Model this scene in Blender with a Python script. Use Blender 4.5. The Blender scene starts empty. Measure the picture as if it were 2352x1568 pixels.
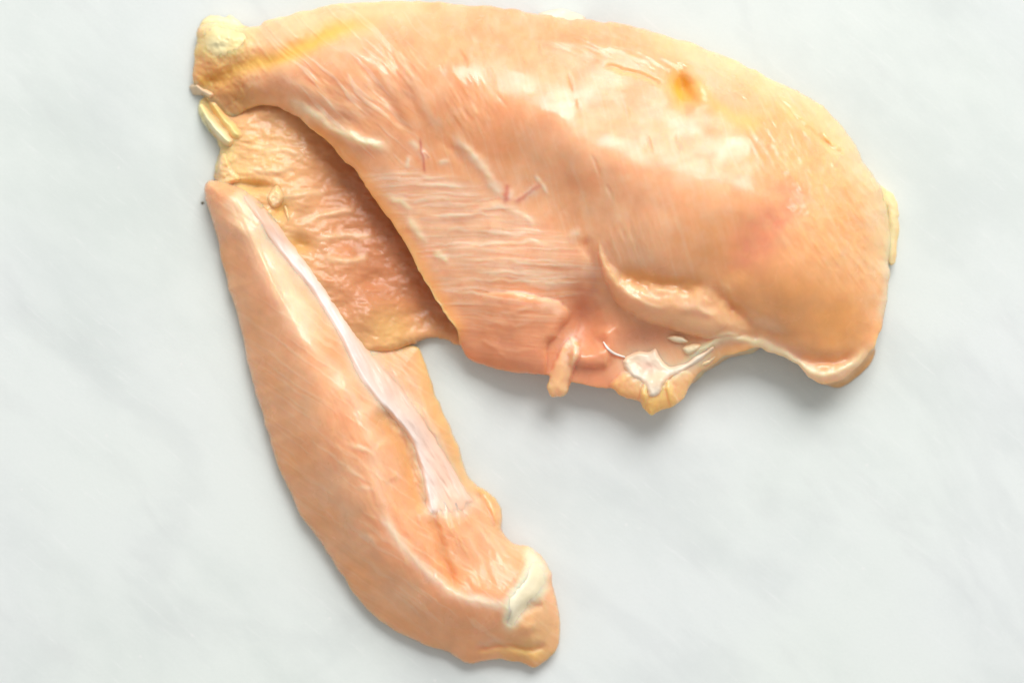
import bpy, math, random
import numpy as np
from mathutils import Vector

# ------------------------------------------------------------------ camera, world, light, exposure
S = 0.290 / 2352.0            # one layout unit in metres (frame is 2352 x 1568 units, 290 mm wide)
CX, CY = 1176.0, 784.0
DIST = 0.62                   # camera height above the marble
scene = bpy.context.scene
COL = scene.collection

cam_d = bpy.data.cameras.new('camera')
cam = bpy.data.objects.new('camera', cam_d); COL.objects.link(cam)
cam.location = (0, 0, DIST); cam.rotation_euler = (0, 0, 0)
cam_d.sensor_width = 36.0
cam_d.lens = 36.0 * DIST / (2352 * S)
cam_d.clip_start = 0.01; cam_d.clip_end = 50
cam_d.dof.use_dof = True
cam_d.dof.focus_distance = DIST - 0.013
cam_d.dof.aperture_fstop = 2.5
scene.camera = cam

world = bpy.data.worlds.new('World'); scene.world = world
world.use_nodes = True
bg = world.node_tree.nodes['Background']
bg.inputs['Color'].default_value = (1.0, 0.985, 0.955, 1)
bg.inputs['Strength'].default_value = 0.49

def area(name, loc, target, sx, sy, power, color):
    d = bpy.data.lights.new(name, 'AREA'); d.shape = 'RECTANGLE'; d.size = sx; d.size_y = sy
    d.energy = power; d.color = color
    o = bpy.data.objects.new(name, d); COL.objects.link(o)
    o.location = loc
    o.rotation_euler = (Vector(target) - Vector(loc)).to_track_quat('-Z', 'Y').to_euler()
    return o
area('window_light', (0.55, 1.98, 1.90), (0, 0, 0), 1.65, 1.45, 87.0, (1.0, 0.985, 0.96))

vs = scene.view_settings
vs.view_transform = 'Standard'; vs.look = 'None'; vs.exposure = -0.05; vs.gamma = 1.0
vs.use_curve_mapping = False
scene.render.engine = 'CYCLES'
scene.cycles.use_denoising = True
scene.cycles.max_bounces = 7
scene.cycles.diffuse_bounces = 3
scene.cycles.sample_clamp_indirect = 6.0

# ------------------------------------------------------------------ numpy helpers
rng = np.random.RandomState(7)
_T = rng.rand(256, 256)
def vnoise(x, y, seed=0):
    x = x + seed * 17.31; y = y + seed * 9.77
    xi = np.floor(x).astype(np.int64); yi = np.floor(y).astype(np.int64)
    fx = x - xi; fy = y - yi
    fx = fx * fx * fx * (fx * (fx * 6 - 15) + 10); fy = fy * fy * fy * (fy * (fy * 6 - 15) + 10)
    a = _T[xi & 255, yi & 255]; b = _T[(xi + 1) & 255, yi & 255]
    c = _T[xi & 255, (yi + 1) & 255]; d = _T[(xi + 1) & 255, (yi + 1) & 255]
    return (a + (b - a) * fx) * (1 - fy) + (c + (d - c) * fx) * fy - 0.5     # -.5 .. .5
def fbm(x, y, octaves=3, seed=0, gain=0.5):
    v = 0; amp = 1.0
    for k in range(octaves):
        v = v + amp * vnoise(x * 2 ** k, y * 2 ** k, seed + k * 3); amp *= gain
    return v
def aniso(U, V, ang, lx, ly, octaves=2, seed=0):
    c, s = math.cos(ang), math.sin(ang)
    return fbm((U * c + V * s) / lx, (-U * s + V * c) / ly, octaves, seed)
def smooth(a, b, x):
    t = np.clip((x - a) / (b - a), 0, 1)
    return t * t * (3 - 2 * t)
def catmull(pts, n=6, closed=True):
    P = np.array(pts, float); m = len(P); out = []
    for i in range(m if closed else m - 1):
        if closed:
            p0, p1, p2, p3 = P[(i - 1) % m], P[i], P[(i + 1) % m], P[(i + 2) % m]
        else:
            p0, p1, p2, p3 = P[max(i - 1, 0)], P[i], P[i + 1], P[min(i + 2, m - 1)]
        for k in range(n):
            t = k / n
            out.append(0.5 * ((2 * p1) + (p2 - p0) * t + (2 * p0 - 5 * p1 + 4 * p2 - p3) * t * t
                              + (-p0 + 3 * p1 - 3 * p2 + p3) * t ** 3))
    if not closed: out.append(P[-1])
    return np.array(out)
def poly_sdf(U, V, poly):
    """distance to the closed outline, positive inside"""
    best = np.full(U.shape, 1e12); inside = np.zeros(U.shape, bool)
    m = len(poly)
    for i in range(m):
        ax, ay = poly[i]; bx, by = poly[(i + 1) % m]
        ex, ey = bx - ax, by - ay
        px = U - ax; py = V - ay
        t = np.clip((px * ex + py * ey) / (ex * ex + ey * ey + 1e-12), 0, 1)
        dx = px - t * ex; dy = py - t * ey
        np.minimum(best, dx * dx + dy * dy, out=best)
        if ay != by:
            c = (ay > V) != (by > V)
            inside ^= c & (px < (V - ay) * ex / (by - ay))
    return np.where(inside, 1, -1) * np.sqrt(best)
def tps(ctrl):
    C = np.array(ctrl, float); n = len(C)
    X = C[:, :2] / 1000.0; z = C[:, 2]
    def phi(r2): return 0.5 * r2 * np.log(r2 + 1e-12)
    r2 = ((X[:, None] - X[None]) ** 2).sum(-1)
    A = np.zeros((n + 3, n + 3)); A[:n, :n] = phi(r2) + np.eye(n) * 1e-4
    A[:n, n] = 1; A[:n, n + 1:] = X; A[n, :n] = 1; A[n + 1:, :n] = X.T
    w = np.linalg.solve(A, np.concatenate([z, np.zeros(3)]))
    def f(U, V):
        u = U / 1000.0; v = V / 1000.0
        out = w[n] + w[n + 1] * u + w[n + 2] * v
        for k in range(n):
            out = out + w[k] * phi((u - X[k, 0]) ** 2 + (v - X[k, 1]) ** 2)
        return out
    return f
class Stroke:
    """distance, arc fraction and side of a polyline, for the points near it"""
    def __init__(self, U, V, pts, reach, sm=5):
        P = catmull(pts, sm, False) if len(pts) > 2 else np.array(pts, float)
        self.shape = U.shape
        lo = P.min(0) - reach; hi = P.max(0) + reach
        self.m = (U > lo[0]) & (U < hi[0]) & (V > lo[1]) & (V < hi[1])
        u = U[self.m]; v = V[self.m]
        best = np.full(u.shape, 1e12); s = np.zeros(u.shape); side = np.ones(u.shape)
        L = np.concatenate([[0], np.cumsum(np.hypot(*np.diff(P, axis=0).T))])
        for i in range(len(P) - 1):
            ax, ay = P[i]; ex, ey = P[i + 1] - P[i]; l2 = ex * ex + ey * ey + 1e-9
            px = u - ax; py = v - ay
            t = np.clip((px * ex + py * ey) / l2, 0, 1)
            dx = px - t * ex; dy = py - t * ey; d2 = dx * dx + dy * dy
            k = d2 < best
            best[k] = d2[k]; s[k] = (L[i] + t[k] * (L[i + 1] - L[i])) / L[-1]
            side[k] = np.sign(ex * py - ey * px)[k]       # + = right of the travel direction in picture (y down)
        self.d = np.sqrt(best); self.s = s; self.side = side
    def taper(self, a=0.15, b=0.15):
        t = np.ones_like(self.s)
        if a > 0: t = t * smooth(0, a, self.s)
        if b > 0: t = t * smooth(0, b, 1 - self.s)
        return t
    def put(self, arr, val): arr[self.m] += val
def ridge(H, U, V, pts, w, amp, ta=0.15, tb=0.15):
    k = Stroke(U, V, pts, w * 3.2)
    k.put(H, amp * k.taper(ta, tb) * np.exp(-(k.d / w) ** 2))
def ledge(H, U, V, pts, w, amp, fade, ta=0.15, tb=0.15):
    """the right-hand side (picture, y down) of the line is lifted by amp, fading with distance"""
    k = Stroke(U, V, pts, fade * 3)
    sd = k.side * k.d
    k.put(H, amp * k.taper(ta, tb) * (0.5 + 0.5 * np.tanh(sd / w)) * np.exp(-np.maximum(sd, 0) / fade)
          * 1.0)
def bump(H, U, V, x, y, rx, ry, ang, amp):
    c, s = math.cos(ang), math.sin(ang)
    a = ((U - x) * c + (V - y) * s) / rx; b = (-(U - x) * s + (V - y) * c) / ry
    H += amp * np.exp(-(a * a + b * b))
def layer(H, U, V, outline, lift, rt, keep=None):
    """a thicker layer with a rounded free edge; keep(u,v) in 0..1 fades the step out where it grows together"""
    P = catmull(outline, 5, True); lo = P.min(0) - 3; hi = P.max(0) + 3
    m = (U > lo[0]) & (U < hi[0]) & (V > lo[1]) & (V < hi[1])
    d = poly_sdf(U[m], V[m], P); t = np.maximum(d, 0) / rt
    p = prof(t) * smooth(0, 5, d)
    if keep is not None: p = p * keep(U[m], V[m])
    H[m] += lift * p
    M = np.zeros(U.shape); M[m] = smooth(0, rt * 0.6, d); return M
def blob_mask(U, V, x, y, rx, ry, ang=0.0):
    c, s = math.cos(ang), math.sin(ang)
    a = ((U - x) * c + (V - y) * s) / rx; b = (-(U - x) * s + (V - y) * c) / ry
    return np.exp(-(a * a + b * b))
def stroke_mask(U, V, pts, w, ta=0.15, tb=0.15):
    M = np.zeros(U.shape); k = Stroke(U, V, pts, w * 3)
    k.put(M, k.taper(ta, tb) * np.exp(-(k.d / w) ** 2)); return M
def mixc(C, col, m):
    m = np.clip(m, 0, 1)[..., None]
    return C * (1 - m) + np.array(col) * m
def prof(t):
    t = np.clip(t, 0, 1); return np.sqrt(np.maximum(1 - (1 - t) ** 2, 0))

# ------------------------------------------------------------------ mesh from an outline and a relief
def link(o, parent=None):
    COL.objects.link(o)
    if parent: o.parent = parent
    return o
def to_world(U, V, Z):
    f = 1.0 - Z * S / DIST
    return np.stack([(U - CX) * S * f, -(V - CY) * S * f, Z * S], -1)

def relief_mesh(name, outline, relief, mat, parent=None, step=2.6, he=30.0, rt=60.0, rb=60.0, zbot=0.6, thick=None,
                closed_sm=6, wob=0.0, wobl=25.0, seed=0, soft=None):
    """closed solid: a rounded top given by relief(U,V,d) -> (height, colour, wet), joined at its rim (height he)
    to an underside that tucks in towards zbot (or follows the top at `thick`)."""
    poly = catmull(outline, closed_sm, True)
    if wob:
        L = np.arange(len(poly))
        seg = np.hypot(*(poly - np.roll(poly, 1, 0)).T); a = np.cumsum(seg)
        nx = np.roll(poly, -1, 0) - np.roll(poly, 1, 0); nx /= np.hypot(nx[:, 0], nx[:, 1])[:, None] + 1e-9
        w = fbm(a / wobl, a * 0 + seed, 3, seed)
        poly = poly + np.stack([-nx[:, 1], nx[:, 0]], -1) * (w * wob * 2)[:, None]
    lo = poly.min(0) - step * 2; hi = poly.max(0) + step * 2
    us = np.arange(lo[0], hi[0], step); vs_ = np.arange(lo[1], hi[1], step)
    U, V = np.meshgrid(us, vs_)
    D = poly_sdf(U, V, poly)
    keep = D > -0.55 * step
    cell = keep[:-1, :-1] & keep[1:, :-1] & keep[:-1, 1:] & keep[1:, 1:]
    used = np.zeros_like(keep)
    used[:-1, :-1] |= cell; used[1:, :-1] |= cell; used[:-1, 1:] |= cell; used[1:, 1:] |= cell
    cnt = np.zeros(keep.shape, int)
    cnt[:-1, :-1] += cell; cnt[1:, :-1] += cell; cnt[:-1, 1:] += cell; cnt[1:, 1:] += cell
    rim = used & (cnt < 4)
    gy, gx = np.gradient(D, step)
    g2 = gx * gx + gy * gy + 1e-6
    mv = np.clip(D, -1.6 * step, 1.6 * step)
    U = np.where(rim, U - mv * gx / g2, U); V = np.where(rim, V - mv * gy / g2, V)
    D = np.where(rim, 0.0, np.maximum(D, 0.0))
    u = U[used]; v = V[used]; d = D[used]; r = rim[used]
    heu = he(u, v) if callable(he) else np.full(u.shape, float(he))
    rtu = rt(u, v) if callable(rt) else rt
    H, Ccol, wet = relief(u, v, d)
    pf = prof(d / rtu)
    if soft is not None:
        sf = soft(u, v); pf = pf * (1 - sf) + smooth(0, 1, d / rtu) * sf
    top = heu + (H - heu) * pf
    zb = zbot(u, v) if callable(zbot) else zbot
    if thick is None:
        bot = zb + (heu - zb) * (1 - prof(d / rb))
        bot = np.minimum(bot, top - 0.5)
    else:
        bot = top - thick * prof(d / rb)
    bot = np.maximum(bot, 0.6)
    top = np.maximum(top, 1.2)
    n = len(u)
    idx = np.full(keep.shape, -1); idx[used] = np.arange(n)
    bidx = np.full(n, -1); nb = (~r).sum(); bidx[~r] = n + np.arange(nb); bidx[r] = np.arange(n)[r]
    pts = np.concatenate([to_world(u, v, top), to_world(u[~r], v[~r], bot[~r])])
    ii, jj = np.nonzero(cell)
    q = np.stack([idx[ii, jj], idx[ii + 1, jj], idx[ii + 1, jj + 1], idx[ii, jj + 1]], -1)
    qb = bidx[q][:, ::-1]
    faces = np.concatenate([q, qb])
    me = bpy.data.meshes.new(name)
    me.vertices.add(len(pts)); me.vertices.foreach_set('co', pts.astype(np.float32).ravel())
    me.loops.add(faces.size); me.loops.foreach_set('vertex_index', faces.astype(np.int32).ravel())
    me.polygons.add(len(faces))
    me.polygons.foreach_set('loop_start', np.arange(0, faces.size, 4, dtype=np.int32))
    me.update(calc_edges=True); me.validate()
    me.polygons.foreach_set('use_smooth', np.ones(len(me.polygons), bool))
    Ct = np.concatenate([Ccol, Ccol[~r]]) * np.array((0.93, 0.91, 0.90)); Wt = np.concatenate([wet, wet[~r]])
    at = me.attributes.new('tint', 'FLOAT_COLOR', 'POINT')
    at.data.foreach_set('color', np.concatenate([np.clip(Ct, 0, 1), np.ones((len(Ct), 1))], 1).astype(np.float32).ravel())
    aw = me.attributes.new('wet', 'FLOAT', 'POINT'); aw.data.foreach_set('value', np.clip(Wt, 0, 1).astype(np.float32))
    me.materials.append(mat)
    o = bpy.data.objects.new(name, me); link(o, parent)
    return o

# ------------------------------------------------------------------ materials
def flesh_mat(name, sss=0.85, scale=0.006, rough=0.46, coat=0.9, bump_s=0.08, radius=(1.0, 0.42, 0.2), bump_scale=900, film=0.07):
    m = bpy.data.materials.new(name); m.use_nodes = True
    nt = m.node_tree; N = nt.nodes; Lk = nt.links
    b = N['Principled BSDF']
    at = N.new('ShaderNodeAttribute'); at.attribute_name = 'tint'
    aw = N.new('ShaderNodeAttribute'); aw.attribute_name = 'wet'
    tc = N.new('ShaderNodeTexCoord')
    nz = N.new('ShaderNodeTexNoise'); nz.inputs['Scale'].default_value = 160; nz.inputs['Detail'].default_value = 5
    Lk.new(tc.outputs['Object'], nz.inputs['Vector'])
    rp = N.new('ShaderNodeMapRange'); rp.inputs['From Min'].default_value = 0.3; rp.inputs['From Max'].default_value = 0.7
    rp.inputs['To Min'].default_value = 0.93; rp.inputs['To Max'].default_value = 1.07
    Lk.new(nz.outputs['Fac'], rp.inputs['Value'])
    mx = N.new('ShaderNodeVectorMath'); mx.operation = 'SCALE'
    Lk.new(at.outputs['Color'], mx.inputs[0]); Lk.new(rp.outputs['Result'], mx.inputs['Scale'])
    Lk.new(mx.outputs['Vector'], b.inputs['Base Color'])
    b.subsurface_method = 'RANDOM_WALK'
    b.inputs['Subsurface Weight'].default_value = sss
    b.inputs['Subsurface Radius'].default_value = radius
    b.inputs['Subsurface Scale'].default_value = scale
    b.inputs['Subsurface Anisotropy'].default_value = 0.0
    b.inputs['IOR'].default_value = 1.5
    b.inputs['Specular IOR Level'].default_value = 0.22
    rr = N.new('ShaderNodeMapRange'); rr.inputs['To Min'].default_value = rough + 0.2; rr.inputs['To Max'].default_value = rough - 0.1
    Lk.new(aw.outputs['Fac'], rr.inputs['Value']); Lk.new(rr.outputs['Result'], b.inputs['Roughness'])
    cw = N.new('ShaderNodeMath'); cw.operation = 'MULTIPLY'; cw.inputs[1].default_value = coat
    Lk.new(aw.outputs['Fac'], cw.inputs[0]); Lk.new(cw.outputs[0], b.inputs['Coat Weight'])
    n5 = N.new('ShaderNodeTexNoise'); n5.inputs['Scale'].default_value = 90; n5.inputs['Detail'].default_value = 4; Lk.new(tc.outputs['Object'], n5.inputs['Vector'])
    r5 = N.new('ShaderNodeMapRange'); r5.inputs['From Min'].default_value = 0.35; r5.inputs['From Max'].default_value = 0.65; r5.inputs['To Min'].default_value = 0.12; r5.inputs['To Max'].default_value = 0.34
    Lk.new(n5.outputs['Fac'], r5.inputs['Value']); Lk.new(r5.outputs['Result'], b.inputs['Coat Roughness'])
    b.inputs['Coat IOR'].default_value = 1.5
    n2 = N.new('ShaderNodeTexNoise'); n2.inputs['Scale'].default_value = bump_scale; n2.inputs['Detail'].default_value = 4
    Lk.new(tc.outputs['Object'], n2.inputs['Vector'])
    bp = N.new('ShaderNodeBump'); bp.inputs['Strength'].default_value = bump_s; bp.inputs['Distance'].default_value = 0.0004
    Lk.new(n2.outputs['Fac'], bp.inputs['Height'])
    Lk.new(bp.outputs['Normal'], b.inputs['Normal'])
    mp3 = N.new('ShaderNodeMapping'); mp3.inputs['Rotation'].default_value = (0, 0, math.radians(62)); Lk.new(tc.outputs['Object'], mp3.inputs['Vector'])
    mp4 = N.new('ShaderNodeMapping'); mp4.inputs['Scale'].default_value = (0.45, 1.0, 1.0); Lk.new(mp3.outputs['Vector'], mp4.inputs['Vector'])
    n3 = N.new('ShaderNodeTexNoise'); n3.inputs['Scale'].default_value = 420; n3.inputs['Detail'].default_value = 5; n3.inputs['Roughness'].default_value = 0.6
    Lk.new(mp4.outputs['Vector'], n3.inputs['Vector'])
    b3 = N.new('ShaderNodeBump'); b3.inputs['Strength'].default_value = film; b3.inputs['Distance'].default_value = 0.0008
    Lk.new(n3.outputs['Fac'], b3.inputs['Height']); Lk.new(b3.outputs['Normal'], b.inputs['Coat Normal'])
    return m
M_flesh = flesh_mat('raw_flesh')
M_sheet = flesh_mat('translucent_tissue', sss=0.6, scale=0.002, rough=0.46, coat=0.35, bump_s=0.2, bump_scale=600)
M_fat = flesh_mat('fat', sss=0.0, scale=0.0012, rough=0.46, coat=0.4, radius=(1.0, 1.0, 0.95))
M_lump = flesh_mat('soft_fat', sss=0.85, scale=0.0035, rough=0.44, coat=0.5, radius=(1.0, 0.6, 0.3))
M_tendon = flesh_mat('tendon', sss=0.0, scale=0.0018, rough=0.42, coat=0.45, radius=(1.0, 0.85, 0.7))

# ------------------------------------------------------------------ marble
def marble_mat():
    m = bpy.data.materials.new('white_marble'); m.use_nodes = True
    nt = m.node_tree; N = nt.nodes; Lk = nt.links; b = N['Principled BSDF']
    tc = N.new('ShaderNodeTexCoord')
    def noise(scale, detail, sx=1, sy=1, rot=0, rough=0.55, dist=0.0, loc=(0, 0, 0)):
        m0 = N.new('ShaderNodeMapping'); m0.inputs['Rotation'].default_value = (0, 0, rot); Lk.new(tc.outputs['Object'], m0.inputs['Vector'])
        mp = N.new('ShaderNodeMapping'); mp.inputs['Scale'].default_value = (sx, sy, 1); mp.inputs['Location'].default_value = loc
        Lk.new(m0.outputs['Vector'], mp.inputs['Vector'])
        n = N.new('ShaderNodeTexNoise'); n.inputs['Scale'].default_value = scale; n.inputs['Detail'].default_value = detail
        n.inputs['Roughness'].default_value = rough; n.inputs['Distortion'].default_value = dist
        Lk.new(mp.outputs['Vector'], n.inputs['Vector']); return n.outputs['Fac']
    def mrange(x, a, c, d, e):
        r = N.new('ShaderNodeMapRange'); r.inputs['From Min'].default_value = a; r.inputs['From Max'].default_value = c
        r.inputs['To Min'].default_value = d; r.inputs['To Max'].default_value = e; r.interpolation_type = 'SMOOTHSTEP'
        Lk.new(x, r.inputs['Value']); return r.outputs['Result']
    def mixrgb(fac, a, c):
        x = N.new('ShaderNodeMix'); x.data_type = 'RGBA'; Lk.new(fac, x.inputs['Factor'])
        for v, i in ((a, 6), (c, 7)):
            if isinstance(v, tuple): x.inputs[i].default_value = (*v, 1)
            else: Lk.new(v, x.inputs[i])
        return x.outputs[2]
    cloud = mrange(noise(13, 7, 1, 1.7, 0.75, 0.6, 0.15, (1.3, 0.4, 0)), 0.42, 0.72, 0, 0.55)
    c = mixrgb(cloud, (0.77, 0.81, 0.80), (0.62, 0.67, 0.66))
    streak = mrange(noise(22, 7, 1, 2.6, math.radians(42), 0.6, 0.3, (3.1, 1.7, 0)), 0.52, 0.80, 0, 0.4)
    c = mixrgb(streak, c, (0.61, 0.63, 0.64))
    vn = N.new('ShaderNodeMath'); vn.operation = 'SUBTRACT'; vn.inputs[1].default_value = 0.5
    Lk.new(noise(6, 6, 1, 1.8, math.radians(48), 0.55, 0.3, (0.7, 2.2, 0)), vn.inputs[0])
    va = N.new('ShaderNodeMath'); va.operation = 'ABSOLUTE'; Lk.new(vn.outputs[0], va.inputs[0])
    vein = mrange(va.outputs[0], 0.0, 0.04, 0.15, 0.0)
    c = mixrgb(vein, c, (0.56, 0.59, 0.60))
    scr = mrange(noise(60, 4, 1, 14, math.radians(40), 0.7, 0.2, (9.1, 4.7, 0)), 0.57, 0.70, 0, 0.42)
    c = mixrgb(scr, c, (0.83, 0.85, 0.85))
    hue = mrange(noise(8, 2, loc=(5, 2, 0)), 0.35, 0.65, 0, 1)
    tint = mixrgb(hue, (0.985, 0.985, 1.0), (0.985, 1.0, 0.985))
    mm = N.new('ShaderNodeMix'); mm.data_type = 'RGBA'; mm.blend_type = 'MULTIPLY'; mm.inputs['Factor'].default_value = 1
    Lk.new(c, mm.inputs[6]); Lk.new(tint, mm.inputs[7]); c = mm.outputs[2]
    grain = mrange(noise(1500, 3), 0.3, 0.7, 0.0, 0.07)
    c = mixrgb(grain, c, (0.54, 0.56, 0.57))
    sp = N.new('ShaderNodeTexVoronoi'); sp.inputs['Scale'].default_value = 90
    Lk.new(tc.outputs['Object'], sp.inputs['Vector'])
    c = mixrgb(mrange(sp.outputs['Distance'], 0.03, 0.05, 0.5, 0.0), c, (0.84, 0.84, 0.84))
    Lk.new(c, b.inputs['Base Color'])
    b.inputs['Roughness'].default_value = 0.49
    b.inputs['Subsurface Weight'].default_value = 0.25
    b.inputs['Subsurface Radius'].default_value = (1, 1, 1); b.inputs['Subsurface Scale'].default_value = 0.003
    n2 = noise(1200, 3)
    bp = N.new('ShaderNodeBump'); bp.inputs['Strength'].default_value = 0.12; bp.inputs['Distance'].default_value = 0.0002
    Lk.new(n2, bp.inputs['Height']); Lk.new(bp.outputs['Normal'], b.inputs['Normal'])
    return m
me = bpy.data.meshes.new('marble_counter')
a, t = 0.9, -0.03
me.from_pydata([(-a, -a, 0), (a, -a, 0), (a, a, 0), (-a, a, 0), (-a, -a, t), (a, -a, t), (a, a, t), (-a, a, t)], [],
               [(0, 1, 2, 3), (7, 6, 5, 4), (0, 4, 5, 1), (1, 5, 6, 2), (2, 6, 7, 3), (3, 7, 4, 0)])
me.materials.append(marble_mat())
counter = link(bpy.data.objects.new('marble_counter', me)); counter['kind'] = 'structure'

# ------------------------------------------------------------------ the chicken breast
chicken = link(bpy.data.objects.new('chicken_breast', None))
chicken.location = (0, 0, 0); chicken.empty_display_size = 0.02
chicken['label'] = 'raw chicken breast with its tenderloin folded out, lying on white marble'
chicken['category'] = 'chicken breast'

# local colours (linear)
FLESH = (0.94, 0.455, 0.225); PALE = (0.95, 0.55, 0.32); CREAM = (0.96, 0.69, 0.50); PINK = (0.82, 0.38, 0.23)
RED = (0.66, 0.20, 0.10); FATY = (0.90, 0.55, 0.12); FATP = (0.90, 0.80, 0.50); TAN = (0.66, 0.33, 0.11)
ORANGE = (0.80, 0.38, 0.10); WHITE = (0.88, 0.80, 0.74)

# ---------------- breast fillet
breast_outline = [(452, 95), (460, 62), (500, 52), (545, 62), (580, 62), (640, 40), (720, 20), (800, 8), (880, 3), (960, 3), (1060, 10),
    (1160, 20), (1250, 35), (1340, 46), (1430, 55), (1500, 72), (1570, 94), (1640, 118), (1720, 156), (1800, 194), (1860, 225),
    (1915, 270), (1960, 325), (1990, 378), (2018, 425), (2035, 470), (2044, 540), (2044, 600), (2041, 660), (2033, 720), (2016, 775),
    (1992, 816), (1955, 856), (1918, 876), (1892, 881), (1866, 872), (1842, 848), (1808, 826), (1774, 810), (1743, 799), (1700, 808), (1654, 824),
    (1622, 845), (1602, 862), (1590, 880), (1577, 898), (1570, 918), (1548, 931), (1524, 941), (1497, 951), (1481, 937), (1470, 923), (1442, 917), (1420, 905), (1402, 890), (1375, 893), (1345, 886), (1316, 876), (1309, 886), (1304, 902), (1287, 912), (1267, 908), (1256, 891), (1261, 870), (1250, 860), (1200, 858), (1130, 845),
    (1080, 825), (1057, 795), (1048, 760), (1018, 715), (985, 660), (957, 612), (930, 560), (902, 512), (862, 460), (818, 398), (775, 350),
    (735, 312), (695, 277), (655, 254), (610, 244), (570, 252), (535, 268), (504, 252), (472, 222), (450, 200), (444, 165), (448, 125)]
B_H = tps([(600, 85, 76), (720, 62, 84), (850, 40, 86), (1000, 30, 84), (1000, 80, 116), (1100, 70, 112), (1200, 60, 96), (480, 110, 60), (470, 180, 45), (540, 150, 75),
    (530, 210, 52), (560, 245, 38), (650, 170, 112), (625, 225, 72), (690, 235, 104), (735, 285, 100), (800, 150, 150), (800, 300, 120), (900, 220, 152), (880, 380, 115),
    (1000, 320, 146), (930, 470, 108), (1000, 520, 112), (960, 570, 92), (1000, 650, 85), (1100, 560, 122), (1100, 690, 98), (1080, 780, 74),
    (1200, 620, 132), (1200, 720, 108), (1200, 810, 86), (1300, 620, 132), (1330, 720, 78), (1330, 820, 80), (1400, 760, 82), (1400, 850, 80), (1480, 780, 72), (1480, 840, 80), (1560, 820, 84),
    (1000, 150, 164), (1100, 150, 160), (1130, 215, 184), (1250, 150, 150), (1250, 265, 200), (1200, 380, 158), (1260, 440, 146), (1150, 450, 136), (1350, 250, 178), (1350, 350, 214), (1300, 130, 128), (1420, 460, 200),
    (1450, 550, 190), (1450, 630, 150), (1550, 600, 184), (1500, 690, 124), (1600, 710, 118), (1700, 760, 112), (1620, 790, 90), (1330, 520, 150), (1450, 395, 222), (1450, 230, 162), (1450, 120, 112),
    (1500, 300, 196), (1600, 430, 226), (1600, 320, 190), (1600, 200, 138), (1600, 510, 218), (1750, 450, 212), (1750, 560, 205), (1800, 660, 195), (1900, 700, 162), (1850, 790, 128),
    (1950, 800, 112), (1770, 770, 122), (1950, 600, 152), (2000, 500, 105), (1900, 450, 168), (1850, 330, 128), (1750, 280, 146), (1700, 210, 112),
    (1540, 130, 102), (1990, 720, 112), (2030, 580, 75)])
def breast_he(u, v):
    h = 42 + 0 * u
    h = h + 48 * smooth(1590, 1700, u) * smooth(700, 790, v) + 36 * smooth(1080, 1250, u) * smooth(730, 830, v) * smooth(1680, 1560, u)              # raised lower right rim
    fl = smooth(620, 740, u) * smooth(1120, 1040, u) * smooth(235, 290, v)
    h = h + 44 * fl * smooth(820, 740, v)
    h = h - 18 * smooth(620, 520, u)
    return h
def breast_rt(u, v):
    r = 60 + 0 * u + 25 * smooth(600, 700, v) * smooth(1500, 1700, u)
    fl = smooth(760, 880, u) * smooth(1120, 1000, u) * smooth(300, 380, v)
    r = r + 12 * fl
    r = r - 25 * smooth(620, 520, u)
    r = r - 30 * smooth(1250, 1320, u) * smooth(1600, 1500, u) * smooth(700, 780, v)
    return r
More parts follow.
